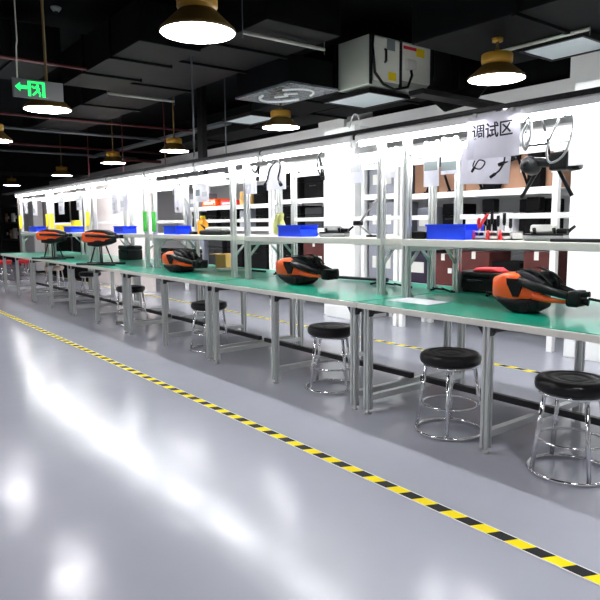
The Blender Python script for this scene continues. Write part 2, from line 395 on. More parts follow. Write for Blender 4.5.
duct('ceiling_box', 'large black box across the far left above the benches', (-18.2, -17.0, 1.5, 6.0, 2.62, 3.25), 'matte', cat='ceiling box')
duct('air_duct', 'black duct low along the ceiling behind the air handler', (-12.6, -5.3, 6.1, 6.75, 2.92, 3.32), 'duct', (-11, -9.2, -7.5, -6))
# hanger struts under ducts
def strut(label, a, b, top=None):
    a, b = Vector(a), Vector(b); t = thing('hanger_strut', label, 'strut', a)
    MB().tube([(0, 0, 0), b-a], .018, 4).build('channel', 'strut', t)
    for p in (Vector((0, 0, 0)), b-a): MB().tube([p+Vector((0, 0, -.05)), p+Vector((0, 0, (top or ZC)-a.z))], .005, 6).build('hanger_rod', 'greypipe', t)
strut('pale angle strut under the duct left of the air handler', (-4.93, 3.20, 2.985), (-4.93, 4.16, 2.985))
strut('pale strut under the duct in the upper left middle', (-8.19, 3.19, 2.985), (-8.19, 4.15, 2.985))
strut('pale strut under the duct at the right, beside a pale panel', (-3.60, 5.12, 2.822), (-2.72, 5.12, 2.822), 2.8445)
# AC unit
t = thing('air_handler', 'grey green ceiling air handling unit with cream end panels and warning stickers', 'air conditioner', (-5.15, 5.0, 2.80))
MB().box(-.53, 0, 0, 1.02, 0, .54, .012).build('casing', 'acgrey', t)
MB().box(.001, .014, .05, .46, .05, .52, .006).build('access_panel', 'accream', t)
MB().box(.001, .014, .50, .99, .10, .52, .006).build('access_panel', 'accream', t)
for yy in (.0, .475, 1.0): MB().box(0, .02, yy-.012, yy+.022, 0, .54).build('frame_post', 'dgrey', t)
MB().tube([(.016, .22, .40), (.035, .22, .39), (.035, .22, .27), (.016, .22, .26)], .014, 8).build('handle', 'black', t)
MB().box(.014, .018, .25, .38, .40, .52).build('data_plate', 'inkgrey', t)
MB().box(.014, .018, .28, .40, .075, .165).build('warning_sticker', 'yellow', t)
MB().box(.014, .018, .74, .88, .40, .49).build('warning_sticker', 'yellow', t)
MB().box(.014, .018, .52, .74, .455, .49).build('red_strip', 'red', t)
MB().box(.014, .06, .55, .70, .22, .34, .01).build('junction_box', 'lgrey', t)
MB().tube([(.03, .02, .53), (.04, .0, .40), (.05, .03, .12), (.05, .16, .01), (.05, .34, -.03), (.06, .55, .02), (.06, .62, .16), (.04, .62, .24)], .016, 8).build('hose', 'black', t)
# insulated pipe beside the unit
tag(MB().tube([(-4.98, 6.0, ZC), (-4.98, 6.0, 3.3), (-4.95, 6.0, 3.05), (-4.93, 5.95, 2.86), (-4.9, 5.72, 2.76), (-4.85, 5.95, 2.66), (-4.7, 6.2, 2.74), (-4.55, 6.3, 2.95)], [.09, .09, .10, .11, .10, .11, .10, .09], 14).build('insulated_pipe', 'matte'), 'bulging black insulated pipe hanging at the right end of the air handler', 'pipe')
tag(MB().box(-4.62, -4.42, 5.05, 6.55, 2.585, 2.64, .005).build('cable_tray', 'black'), 'short black cable tray under the lamp at upper right', 'cable tray')
# panels
def panel(label, x0, x1, y0, y1, z, m='panel', inner='panel'):
    t = thing('ceiling_panel', label, 'ceiling panel', ((x0+x1)/2, (y0+y1)/2, z)); a, b = (x1-x0)/2, (y1-y0)/2
    MB().box(-a, a, -b, b, .0, .012).build('face', inner, t)
    f = MB(); e = .03
    f.box(-a-e, a+e, -b-e, -b, -.008, .04); f.box(-a-e, a+e, b, b+e, -.008, .04); f.box(-a-e, -a, -b, b, -.008, .04); f.box(a, a+e, -b, b, -.008, .04)
    f.build('frame', m, t)
    r = MB()
    for sx in (-a*.9, a*.9): 
        for syy in (-b*.9, b*.9): r.tube([(sx, syy, .012), (sx, syy, .052)], .006, 6)
    r.build('hanger_rod', 'greypipe', t)
panel('pale rectangular return panel hanging under the air handler', -5.95, -5.22, 5.06, 5.68, 2.73, 'black', 'panel')
panel('pale blue panel at the upper right below the black duct', -3.36, -2.80, 5.16, 5.66, 2.79, 'black')
panel('small pale panel farther back, left of the plastic-wrapped one', -8.20, -7.50, 4.98, 5.43, 2.79, 'black')
t = thing('ceiling_panel', 'ceiling panel wrapped in wrinkled clear plastic film with white swirls', 'ceiling panel', (-6.14, 4.58, 2.79))
MB().box(-.56, .56, -.36, .36, 0, .022).build('film_wrapped_face', 'film', t)
sw = MB()
def arc(cx, cyy, rx, ry, a0, a1, n=14): return [(cx+rx*math.cos(math.radians(a0+(a1-a0)*i/n)), cyy+ry*math.sin(math.radians(a0+(a1-a0)*i/n)), -.004) for i in range(n+1)]
sw.tube(arc(0, 0, .42, .25, 100, 250), .018, 5); sw.tube(arc(.05, 0, .36, .25, -60, 70), .016, 5); sw.tube([(-.16, -.05, -.004), (.0, .03, -.004), (.05, -.06, -.004), (.18, .04, -.004)], .014, 5)
sw.build('crumpled_fold', 'white', t)
# pipes and conduits
def pipe(label, a, b, r, m, name='ceiling_pipe'):
    tag(MB().tube([a, b], r, 8).build(name, m), label, 'pipe')
pipe('red sprinkler pipe high at upper left above the exit sign', (-7.13, .4, 3.0), (-7.13, 2.66, 3.0), .018, 'redpipe')
pipe('long red sprinkler pipe crossing below the exit sign', (-10.6, -1, 2.995), (-10.6, 6.6, 2.995), .02, 'redpipe')
pipe('lower red sprinkler pipe behind the small lamps', (-14.2, 0, 2.985), (-14.2, 6.8, 2.985), .022, 'redpipe')
pipe('grey conduit crossing the ceiling at left', (-12.0, -1, 2.99), (-12.0, 6.6, 2.99), .028, 'greypipe')
pipe('grey conduit farther behind the second red pipe', (-15.6, -1, 2.99), (-15.6, 6.8, 2.99), .025, 'greypipe')
tag(MB().box(-16.2, -9.5, 5.72, 5.90, 2.99, 3.04, .004).build('cable_tray', 'greypipe'), 'grey cable tray running along the ceiling over the left benches', 'cable tray')
pipe('short dark red pipe in front of the white soffit at left', (-13.6, 5.2, 2.72), (-13.6, 6.5, 2.72), .035, 'brown')
pipe('thin black conduit running over the white soffit, high in front of the back wall', (-14, 6.85, 2.52), (-2.2, 6.85, 2.52), .02, 'black')
for i, (x, y) in enumerate([(-9.46, 4.6), (-7.6, 4.62), (-11.2, 4.6), (-5.9, 3.2), (-13.0, 4.6)]):
    tag(MB().tube([(x, y, 1.965 if y < 4 else 2.0), (x, y, ZC)], .009, 6).build('drop_rod', 'greypipe' if i % 2 else 'redpipe'), 'thin vertical drop rod above the benches, %s from the left' % {0: 'third', 1: 'fourth', 2: 'second', 3: 'fifth', 4: 'first'}[i], 'rod')
tag(MB().box(-8.55, -8.4, 4.7, 4.78, 2.0, ZC).build('drop_post', 'black'), 'black vertical drop post left of the middle lamp', 'post')
# smoke detector
t = thing('smoke_detector', 'small white smoke detector on the black ceiling', 'smoke detector', (-7.55, 3.34, 0)); t.location = (-7.6, 2.40, ZC-.05)
MB().lathe([(0, 0), (.03, 0), (.045, .02), (.055, .03), (.06, .05), (0, .05)], 20).build('base', 'lgrey', t)
MB().lathe([(0, -.012), (.02, -.01), (.025, 0), (0, 0)], 14).build('sensor', 'dgrey', t)

# ------------------------------------------------------------------ exit sign
t = thing('exit_sign', 'green running man exit sign with left arrow, hanging on two rods', 'exit sign', (-4.5, 1.275, 2.118))
MB().box(-.012, .012, -.162, .162, 0, .122, .003).build('plate', 'exitplate', t)
XP = .0125
MB().prism([(-.150, .066), (-.118, .095), (-.118, .077), (-.075, .077), (-.075, .055), (-.118, .055), (-.118, .037)], 'x', XP, XP+.002).build('arrow', 'exitgreen', t)
d = MB()
d.box(XP, XP+.002, -.070, -.052, .012, .110); d.box(XP, XP+.002, .022, .040, .012, .110); d.box(XP, XP+.002, -.052, .022, .098, .110)
d.build('door_symbol', 'exitgreen', t)
g = MB()
g.lathe([(0, -.001), (.009, -.001), (.009, .001), (0, .001)], 12)
bmesh.ops.transform(g.bm, matrix=Matrix.Translation((XP+.001, -.008, .086)) @ Matrix.Rotation(math.pi/2, 4, 'Y'), verts=g.bm.verts)
def limb(p, q, wd=.006):
    p, q = Vector(p), Vector(q); n = (q-p).normalized(); n = Vector((-n.y, n.x))*wd
    g.prism([tuple(p-n), tuple(q-n), tuple(q+n), tuple(p+n)], 'x', XP, XP+.002)
limb((-.012, .078), (-.006, .048), .009); limb((-.012, .074), (-.036, .068), .005); limb((-.036, .068), (-.044, .080), .005)
limb((-.012, .074), (.006, .060), .005); limb((-.008, .05), (-.024, .036), .006); limb((-.024, .036), (-.040, .020), .006); limb((-.006, .05), (.008, .034), .006); limb((.008, .034), (.004, .014), .006)
g.build('running_figure', 'exitgreen', t)
MB().tube([(0, -.13, .12), (0, -.125, .32), (0, -.118, .36), (0, -.116, ZC-2.118)], .005, 6).build('hanger_cord', 'rope', t)
MB().tube([(0, .058, .12), (0, .058, ZC-2.118)], .007, 6).build('hanger_rod', 'ochred', t)

# ------------------------------------------------------------------ hanging papers
def paper(label, x0, x1, z0, z1, y=3.172, blocks=(), tilt=0., m='paper', name='hanging_paper', text=None):
    t = thing(name, label, 'paper sign', ((x0+x1)/2, y, z1), rot=(0, tilt, 0)); a = (x1-x0)/2; h = z1-z0
    bm = MB()
    n = 8; pts = [(-a+2*a*i/n, .006*math.sin(i*1.3)) for i in range(n+1)]
    bm.prism(pts + [(p[0], p[1]+.0015) for p in pts[::-1]], 'z', -h, 0)
    bm.build('sheet', m, t)
    for (bx0, bx1, bz0, bz1, mm) in blocks:
        MB().box(-a+bx0*2*a, -a+bx1*2*a, -.0095, -.0085, -h+bz0*h, -h+bz1*h).build('printed_block', mm, t)
    for sx in (-a*.7, a*.7): MB().box(sx-.01, sx+.01, -.010, .006, -.014, .008).build('tape_tab', 'lgrey', t)
    if text:
        cu = bpy.data.curves.new('lettering', 'FONT'); cu.body = text; cu.align_x = 'CENTER'; cu.align_y = 'CENTER'; cu.size = .092; cu.extrude = .0008; cu.offset = .0012; cu.space_character = .98
        to = bpy.data.objects.new('tmp_text', cu); C.objects.link(to)
        dg = bpy.context.evaluated_depsgraph_get(); me = bpy.data.meshes.new_from_object(to.evaluated_get(dg))
        bpy.data.objects.remove(to)
        me.materials.clear(); me.materials.append(M['ink'])
        lo = bpy.data.objects.new('lettering', me); C.objects.link(lo); lo.parent = t; lo.location = (.0, -.0105, -h*.42); lo.rotation_euler = (math.pi/2, -.02, 0)
    return t
txt = '\u8c03\u8bd5\u533a'
paper('white sheet lettered with three large Chinese characters, hung at upper right', -2.357, -2.003, 1.632, 1.885, 3.086, (), .0, text=txt, name='paper_sign')
paper('white sheet with drawn cable pictures hanging under the lettered sign', -2.41, -2.07, 1.49, 1.70, 3.112, (), .05)
paper('white sheet with a dark picture, left one of the pair left of the lettered sign', -2.76, -2.63, 1.50, 1.78, 3.172, ((.08, .92, .36, .56, 'inkgrey'), (.2, .6, .68, .80, 'inkpale')))
paper('white sheet with a dark picture, right one of the pair left of the lettered sign', -2.62, -2.485, 1.57, 1.79, 3.172, ((.05, .95, .10, .34, 'inkgrey'), (.2, .7, .55, .68, 'inkpale')))
paper('white sheet hung in the gap between the two tall uprights', -3.14, -3.0, 1.58, 1.78, 3.19, ((.1, .6, .9, .97, 'inkgrey'), (.15, .85, .2, .7, 'inkpale')))
paper('white sheet just left of the tall upright pair in the middle', -3.62, -3.33, 1.56, 1.76, 3.172, ((.08, .5, .7, .85, 'inkpale'), (.58, .9, .4, .85, 'inkpale')))
paper('plain white sheet hung over the middle bench with cables around it', -4.55, -4.26, 1.56, 1.78, 3.172, ((.1, .8, .6, .8, 'inkpale'),))
paper('white sheet with small drawings right of the second upright pair', -4.90, -4.70, 1.54, 1.78, 3.172, ((.1, .5, .3, .8, 'inkpale'),))
paper('white sheet with two small pictures left of the second upright pair', -5.86, -5.56, 1.50, 1.75, 3.172, ((.1, .4, .25, .5, 'inkgrey'), (.55, .9, .2, .4, 'inkpale'), (.1, .9, .7, .85, 'inkpale')))
paper('narrow tilted white sheet over the blue bin of the third bench', -6.32, -6.10, 1.40, 1.68, 3.172, ((.3, .5, .1, .2, 'inkgrey'),), .06)
for i, (x, z0, w_) in enumerate([(-7.75, 1.45, .28), (-8.05, 1.42, .22), (-9.45, 1.5, .25), (-10.3, 1.45, .3), (-11.8, 1.45, .3), (-12.4, 1.5, .25)]):
    paper('white printed sheet hanging above the far benches, %s from the right' % ORD[i], x-w_/2, x+w_/2, z0, 1.77, 3.172, ((.1, .9, .55, .85, 'inkpale'), (.15, .6, .15, .4, 'inkpale')))
paper('big white sheet with faint lines at the right edge, in front of the column', -1.77, -1.47, 1.56, 1.72, 3.172, ((.25, .5, .86, .9, 'inkpale'), (.55, .8, .86, .9, 'inkpale'), (.3, .75, .74, .78, 'inkpale')))

# ------------------------------------------------------------------ hanging cables
def cable(label, pts, r=.006, m='black', ends=True, name='hanging_cable', cat='cable'):
    P_ = [Vector(p) for p in pts]
    # Catmull-Rom
    out = []
    Q = [P_[0]] + P_ + [P_[-1]]
    for i in range(1, len(Q)-2):
        for s_ in range(6):
            u = s_/6; a, b, c, d = Q[i-1], Q[i], Q[i+1], Q[i+2]
            out.append(.5*((2*b)+(-a+c)*u+(2*a-5*b+4*c-d)*u*u+(-a+3*b-3*c+d)*u**3))
    out.append(P_[-1]); base = out[0].copy()
    t = thing(name, label, cat, base)
    MB().tube([p-base for p in out], r, 7).build('cord', m, t)
    if ends:
        d = (out[-1]-out[-3]).normalized(); MB().tube([out[-1]-base, out[-1]-base+d*.035], r*1.9, 8).build('plug', m, t)
    return t
yc = 3.115
cable('loop of black cable below the lettered sign', [(-2.29, 3.075, 1.625), (-2.30, 3.075, 1.59), (-2.25, 3.075, 1.575), (-2.22, 3.075, 1.61), (-2.26, 3.075, 1.625), (-2.29, 3.075, 1.59)], .004)
cable('short black cable ending in a plug, right of the loop under the sign', [(-2.09, 3.075, 1.628), (-2.095, 3.075, 1.60), (-2.12, 3.075, 1.56), (-2.15, 3.075, 1.54)], .005)
cable('black cable curling at the right edge of the lettered sign', [(-2.07, yc, 1.80), (-2.05, yc, 1.72), (-2.09, yc, 1.66), (-2.05, yc, 1.62), (-2.12, yc, 1.60)], .006)
cable('grey cable loop hanging from the rail near the right edge', [(-1.78, yc, 1.80), (-1.74, yc, 1.83), (-1.72, yc, 1.76), (-1.76, yc, 1.62), (-1.84, yc, 1.58), (-1.86, yc, 1.66), (-1.80, yc, 1.80)], .006, 'grey', False)
cable('grey cable bundle hung right of the lettered sign', [(-2.00, yc, 1.81), (-1.97, yc, 1.83), (-1.96, yc, 1.74), (-1.99, yc, 1.66), (-2.01, yc, 1.74), (-1.98, yc, 1.80)], .008, 'grey', False)
cable('coiled black cable hung left of the tall upright pair', [(-3.72, yc, 1.82), (-3.78, yc, 1.76), (-3.76, yc, 1.66), (-3.70, yc, 1.60), (-3.72, yc, 1.70), (-3.76, yc, 1.78), (-3.73, yc, 1.66)], .006)
cable('black cable with plug dangling over the plain white sheet', [(-4.35, 3.16, 1.80), (-4.33, 3.16, 1.74), (-4.36, 3.16, 1.66), (-4.34, 3.16, 1.62)], .008)
cable('black cable crossing the plain white sheet at a slant', [(-4.40, 3.16, 1.80), (-4.48, 3.16, 1.74), (-4.52, 3.16, 1.66), (-4.55, 3.16, 1.62)], .007)
cable('dark cable bundle draped on the rail left of the plain sheet', [(-4.72, yc, 1.78), (-4.64, yc, 1.72), (-4.58, yc, 1.77), (-4.60, yc, 1.68)], .008)
cable('white wire arching between the two light fittings in the middle', [(-3.40, 3.1, 1.95), (-3.36, 3.1, 2.03), (-3.31, 3.1, 2.02), (-3.29, 3.1, 1.94)], .005, 'white', False)
for i, (x0, x1) in enumerate([(-3.10, -2.93), (-3.75, -3.35), (-5.15, -4.9), (-2.60, -2.52)]):
    cable('tangled black cable lying at the back of the bench, %s' % ['between the tall uprights', 'left of the tall uprights', 'beside the second upright pair', 'behind the paper on the bench'][i],
          [(x0, 3.66, ZT+.006), (x0+.1*(x1-x0), 3.72, ZT+.02), (x0+.3*(x1-x0), 3.63, ZT+.03), (x0+.55*(x1-x0), 3.72, ZT+.012), (x0+.75*(x1-x0), 3.64, ZT+.03), (x1, 3.68, ZT+.008)], .008)

# gimbal camera hanging at the right
t = thing('gimbal_camera', 'grey gimbal camera hanging from cables right of the lettered sign', 'camera', (-1.95, 3.30, 1.585)); t.scale = (1.25,)*3
MB().tube([(-.13, 0, 0), (-.10, -.02, .02), (0, -.03, .01), (.10, -.02, 0)], .022, 10).build('gimbal_arm', 'black', t)
lens = MB().lathe([(0, -.05), (.035, -.05), (.045, -.03), (.045, .03), (.03, .045), (0, .045)], 20)
bmesh.ops.transform(lens.bm, matrix=Matrix.Translation((-.085, -.045, 0)) @ Matrix.Rotation(math.radians(75), 4, 'X'), verts=lens.bm.verts)
hb = lens.build('camera_head', 'dgrey', t); hb.scale = (.85,)*3
MB().lathe([(0, -.004), (.022, -.004), (.022, .004), (0, .004)], 16).build('lens', 'black', hb, (-.085, -.098, .012)).rotation_euler = (math.radians(75), 0, 0)
MB().box(.02, .11, -.05, .03, -.03, .05, .012).build('motor_block', 'black', t)
MB().tube([(.10, 0, .02), (.15, -.01, .03)], .016, 8).tube([(.10, 0, -.02), (.15, -.01, -.015)], .016, 8).build('connector', 'black', t)
MB().tube([(0, 0, .03), (.01, -.05, .12), (.02, -.12, .2)], .006, 6).build('hanging_wire', 'black', t)
for k, (dx, s_) in enumerate([(-.15, -1), (.10, 1)]):
    MB().tube([(dx*.4, 0, -.02), (dx, .02, -.14)], .009, 6).build('strut', 'black', t)

# ------------------------------------------------------------------ shelf contents
def blue_bin(label, x0, x1, first=[None]):
    L = x1-x0
    t = thing('parts_bin', label, 'storage bin', ((x0+x1)/2, 3.33, 1.159), 0, 'blue plastic bins on the bench shelves')
    a, b, h = L/2, .097, .098; e = .006
    m = MB()
    m.box(-a, a, -b, b, 0, e); m.box(-a, a, -b, -b+e, e, h); m.box(-a, a, b-e, b, e, h); m.box(-a, -a+e, -b, b, e, h); m.box(a-e, a, -b, b, e, h*.62)
    m.build('tub', 'blue', t)
    r = MB(); r.box(-a-.008, a, -b-.008, -b, h-.012, h).box(-a-.008, a, b, b+.008, h-.012, h).box(-a-.008, -a, -b, b, h-.012, h); r.build('rim', 'blue', t)
    return t
for lab, x0, x1 in [('large blue plastic bin on the nearest bench shelf, right of the tall uprights', -2.78, -2.47),
                    ('blue plastic bin on the middle bench shelf, above the middle orange drone', -4.47, -4.16),
                    ('blue plastic bin on the third bench shelf, above the dark orange drone', -6.75, -6.44),
                    ('blue plastic bin on the shelf right of the nearer standing drone', -8.29, -7.98),
                    ('blue plastic bin on the shelf between the two standing drones', -10.43, -10.06),
                    ('blue plastic bin on the far left shelf', -12.55, -12.1)]:
    blue_bin(lab, x0, x1)
tag(MB().box(-.06, .06, -.09, .09, 0, .05, .01).build('battery_pack', 'black', loc=(-2.855, 3.32, 1.16)), 'black battery pack at the left of the nearest shelf, beside the blue bin', 'battery')

def remote(label, x, y, rz, first):
    t = thing('remote_controller', label, 'remote controller', (x, y, 1.159), rz)
    MB().box(-.115, .115, -.07, .07, 0, .035, .016, 3).build('base', 'grey', t)
    MB().box(-.112, .112, -.068, .068, .030, .042, .006).build('top_trim', 'black', t)
    bx = MB().box(-.085, .06, -.055, .06, .035, .085, .012, rot=Matrix.Rotation(-.25, 4, 'X')); bx.build('body', 'lgrey' if first else 'grey', t)
    for sx in (-.05, .06): MB().tube([(sx, -.05, .04), (sx, -.07, .07)], [.008, .011], 8).build('stick', 'black', t)
    MB().tube([(.10, .02, .04), (.15, .03, .085)], [.012, .008], 8).build('antenna', 'black', t)
    MB().box(.06, .12, -.03, .04, .04, .07, .008).build('grip', 'black', t)
remote('grey and white remote controller on the nearest shelf at right', -1.99, 3.36, .25, True)
remote('grey remote controller on the middle shelf right of the blue bin', -3.86, 3.36, .5, False)
t = thing('remote_controller', 'dark remote controller lying on the third bench shelf', 'remote controller', (-5.78, 3.36, 1.159), .3)
MB().box(-.17, .17, -.08, .08, 0, .05, .02, 3).build('base', 'dgrey', t); MB().box(-.10, .14, -.06, .06, .045, .08, .015).build('body', 'lgrey', t)
MB().tube([(-.1, -.02, .05), (-.19, -.02, .11)], [.012, .008], 8).build('antenna', 'black', t)
# tool rack with tools
t = thing('tool_holder', 'white slotted tool holder on the nearest shelf right of the blue bin', 'tool holder', (-2.335, 3.40, 1.159))
h = MB(); h.box(-.17, .13, -.06, -.052, 0, .025); h.box(-.17, .13, .052, .06, 0, .05)
for zz in (.0, .045): h.box(-.17, .13, -.06, .06, zz, zz+.008)
for xx in (-.17, -.07, .03, .122): h.box(xx, xx+.008, -.06, .06, 0, .052)
h.build('rack', 'white', t)
for i, (dx, m, hh) in enumerate([(-.10, 'black', .15), (-.055, 'black', .17), (-.01, 'black', .14), (.035, 'black', .155), (.08, 'dgrey', .12)]):
    s_ = thing('screwdriver', 'dark screwdriver standing in the white tool holder, %s from the left' % ORD[i], 'screwdriver', (-2.335+dx, 3.40, 1.17))
    MB().tube([(0, 0, 0), (0, 0, hh*.5)], .004, 6).build('shaft', 'steel', s_); MB().tube([(0, 0, hh*.5), (0, 0, hh*.6), (0, 0, hh)], [.007, .011, .010], 8).build('handle', m, s_)
t = thing('pliers', 'red handled pliers leaning out of the white tool holder', 'pliers', (-2.475, 3.37, 1.17))
MB().tube([(0, 0, .0), (.02, 0, .06)], .006, 6).build('jaw', 'steel', t); MB().tube([(.015, 0, .06), (.035, 0, .10), (.075, 0, .15)], .010, 8).build('handle', 'red', t); MB().tube([(.012, 0, .06), (.005, 0, .10), (.012, 0, .125)], .010, 8).build('handle', 'red', t)
for i, (dx, m) in enumerate([(-.14, 'red'), (-.03, 'red'), (.06, 'red')]):
    s_ = tag(MB().tube([(0, 0, 0), (0, 0, .03), (0, 0, .06)], [.012, .012, .006], 10).build('glue_tube', m, loc=(-2.335+dx, 3.325, 1.159)), 'small red capped tube before the tool holder, %s from the left' % ORD[i], 'tube')
tag(MB().box(-.17, .17, -.05, .05, 0, .018, .006).build('tool_pouch', 'dgrey', loc=(-1.70, 3.24, 1.159)), 'flat dark pouch on the shelf edge at far right', 'pouch')
t = thing('spray_bottle', 'orange bottle standing on the third bench shelf', 'bottle', (-6.12, 3.4, 1.159))
MB().lathe([(0, 0), (.055, 0), (.06, .01), (.06, .13), (.03, .17), (.025, .175), (0, .175)], 18).build('bottle_body', 'orangecloth', t); MB().lathe([(0, .175), (.028, .175), (.028, .205), (0, .205)], 14).build('cap', 'yellow', t)
t = thing('folded_cloth', 'lime yellow cloth leaning on the shelf left of the middle blue bin', 'cloth', (-4.83, 3.5, 1.159))
MB().tube([(-.03, 0, .02), (-.02, 0, .10), (.02, 0, .18), (.06, 0, .20)], [.035, .045, .04, .02], 8).build('fold', 'lime', t); MB().tube([(.04, .01, .01), (.05, .01, .09), (.03, .01, .15)], [.03, .03, .02], 8).build('fold', 'lime', t)
tag(MB().box(-.05, .05, -.05, .05, 0, .03, .008).build('small_charger', 'black', loc=(-6.30, 3.4, 1.159)), 'small black charger between the blue bin and the orange bottle', 'charger')
# tags taped to uprights
def tagcard(label, x, z0, z1, m, y=YUF-.03):
    tag(MB().box(0, .003, -.026, .026, 0, z1-z0, .001, 1).build('hanging_tag', m, loc=(x+.0235, y, z0)), label, 'tag')
jx = lambda k, s: X0-k*MOD+s
tagcard('green tag on the right-hand upright of the third pair', jx(2, -.93), 1.19, 1.42, 'greentag')
tagcard('green tag on the left-hand upright of the third pair', jx(3, .815), 1.19, 1.43, 'greentag')
tagcard('yellow tag on the upright beside the nearer standing drone', jx(4, .815), 1.26, 1.47, 'yellow')
tagcard('yellow tag left of the nearer standing drone, taller one', jx(4, -.93), 1.22, 1.47, 'yellow')
tagcard('yellow tag left of the nearer standing drone, smaller one', jx(5, .815), 1.25, 1.47, 'yellow')
tagcard('yellow tag at far left on the last visible upright, left one', jx(5, -.93), 1.22, 1.47, 'yellow')
tagcard('yellow tag at far left on the last visible upright, right one', jx(5, -.93), 1.22, 1.45, 'yellow', YUR-.03)
tag(MB().box(-.42, .10, -.1, .1, 0, .13, .01).build('yellow_case', 'yellow', loc=(-11.15, 3.45, 1.159)), 'yellow case on the shelf above the farther standing drone', 'case')
tag(MB().box(-.09, .09, -.06, .06, 0, .2, .01).build('yellow_case', 'yellow', loc=(-10.82, 3.56, 1.159)), 'upright yellow case behind the long yellow case', 'case')

# ------------------------------------------------------------------ folded drones lying on the bench
def rsec(x, yh, z0, z1, n=16, p=.38):
    cz, hz = (z0+z1)/2, (z1-z0)/2; pts = []
    for k in range(n):
        a = 2*math.pi*k/n; c, s = math.cos(a), math.sin(a)
        pts.append((x, math.copysign(abs(c)**p, c)*yh, cz+math.copysign(abs(s)**p, s)*hz))
    return pts
def folded_drone(label, loc, rz=0., rod=0., scale=1., dark=False, tip=True):
    t = thing('folded_drone', label, 'drone', loc, rz, 'folded orange drones on the benches'); t.scale = scale
    # orange shell
    MB().loft([rsec(-.305, .07, .085, .165), rsec(-.29, .10, .07, .19), rsec(-.20, .115, .055, .215), rsec(-.11, .115, .05, .215), rsec(-.02, .10, .06, .185), rsec(.07, .085, .08, .155)]).build('shell', 'orange', t)
    # black belly
    MB().loft([rsec(-.285, .085, .066, .084), rsec(-.23, .118, .046, .084), rsec(-.16, .120, .010, .085), rsec(-.12, .12, .0, .085), rsec(0, .115, .0, .085), rsec(.07, .09, .03, .10)]).build('belly', 'black', t)
    MB().loft([rsec(-.13, .06, .195, .224), rsec(-.07, .085, .17, .228), rsec(.02, .09, .13, .205), rsec(.09, .07, .10, .175)]).build('top_cover', 'dgrey' if not dark else 'black', t)
    for s_ in (-1, 1):
        MB().prism([(-.165, .155), (-.115, .088), (-.075, .088), (-.05, .14), (-.05, .185), (-.17, .185)], 'y', s_*.098, s_*.1185).build('vent_panel', 'black', t)
    # camera on the belly
    MB().tube([(-.02, -.10, .035), (-.02, -.135, .035)], .028, 14).build('camera_pod', 'black', t)
    # folded arms
    for s_, x0, z0, z1 in ((-1, -.17, .17, .115), (1, -.17, .17, .115)):
        a = MB().tube([(x0+.09, s_*.095, z0+.005), (.04, s_*.118, (z0+z1)/2+.01), (.30, s_*.06, z1-.01)], [.024, .026, .019], 10).build('folded_arm', 'carbon', t)
        MB().lathe([(0, -.03), (.03, -.03), (.034, -.02), (.034, .02), (.03, .03), (0, .03)], 16, (.30, s_*.06, z1-.01)).build('motor', 'black', a)
    MB().tube([(.03, -.10, .10), (.13, -.085, .085), (.26, -.05, .078)], [.022, .017, .009], 8).build('lower_arm', 'orange', t)
    MB().box(.25, .345, -.075, .075, .055, .135, .018).build('folding_joint', 'black', t)
    MB().tube([(.33, -.03, .115), (.40, -.02, .125)], .014, 8).tube([(.33, -.01, .085), (.385, 0, .08)], [.014, .019], 8).build('arm_clamp', 'black', t)
    # propellers folded flat on top
    for (px, py, ln, hh) in ((-.10, -.05, .24, .232), (-.08, .05, .26, .238)):
        b = MB(); b.loft([[(px+ln*u, py+.02*math.sin(3*u)-wd, hh+.03*u-.10*u*u), (px+ln*u, py+.02*math.sin(3*u)+wd, hh+.03*u-.10*u*u), (px+ln*u, py+.02*math.sin(3*u)+wd, hh+.03*u-.10*u*u+.004), (px+ln*u, py+.02*math.sin(3*u)-wd, hh+.03*u-.10*u*u+.004)] for u, wd in ((0, .012), (.3, .022), (.7, .018), (1, .006))])
        b.build('propeller', 'carbon', t)
    MB().box(.02, .10, .0, .07, .17, .225, .012, rot=Matrix.Rotation(.0, 4, 'Y')).tube([(.09, .03, .21), (.15, .02, .18), (.17, .0, .14)], .016, 8).build('antenna_mount', 'black', t)
    if rod:
        MB().tube([(.38, 0, .10), (.38+rod*.5, .03, .085), (.38+rod, .05, .075)], .012 if not tip else .007, 8).build('carbon_rod', 'carbon', t)
    return t
folded_drone('orange and black folded drone lying on the nearest bench at right', (-1.945, 3.20, ZT+.001), .06, .25, (.78, .80, 1.05))
folded_drone('orange and black folded drone lying on the middle bench, pointing at the tall uprights', (-4.13, 3.27, ZT+.001), .12, 0, (.94, .94, 1.05), tip=False)
folded_drone('dark folded drone with orange end lying on the third bench', (-6.10, 3.15, ZT+.001), .1, 0, (1., 1., 1.05), True, tip=False)
tag(MB().tube([(0, 0, .016), (.42, .12, .012), (.5, .14, .012)], [.014, .013, .02], 8).build('drone_arm', 'carbon', loc=(-4.32, 3.80, ZT+.004)), 'black carbon drone arm lying behind the middle orange drone', 'drone arm')
tag(MB().tube([(0, 0, .02), (.72, .10, .016)], [.012, .012], 8).build('drone_arm', 'carbon', loc=(-6.10, 3.62, ZT+.002)), 'long black rod lying right of the dark orange drone', 'rod')
tag(MB().tube([(0, 0, .02), (.5, .10, .03)], [.014, .012], 8).build('drone_arm', 'lgrey', loc=(-6.0, 3.50, ZT+.0)), 'pale rod lying right of the dark orange drone', 'rod')

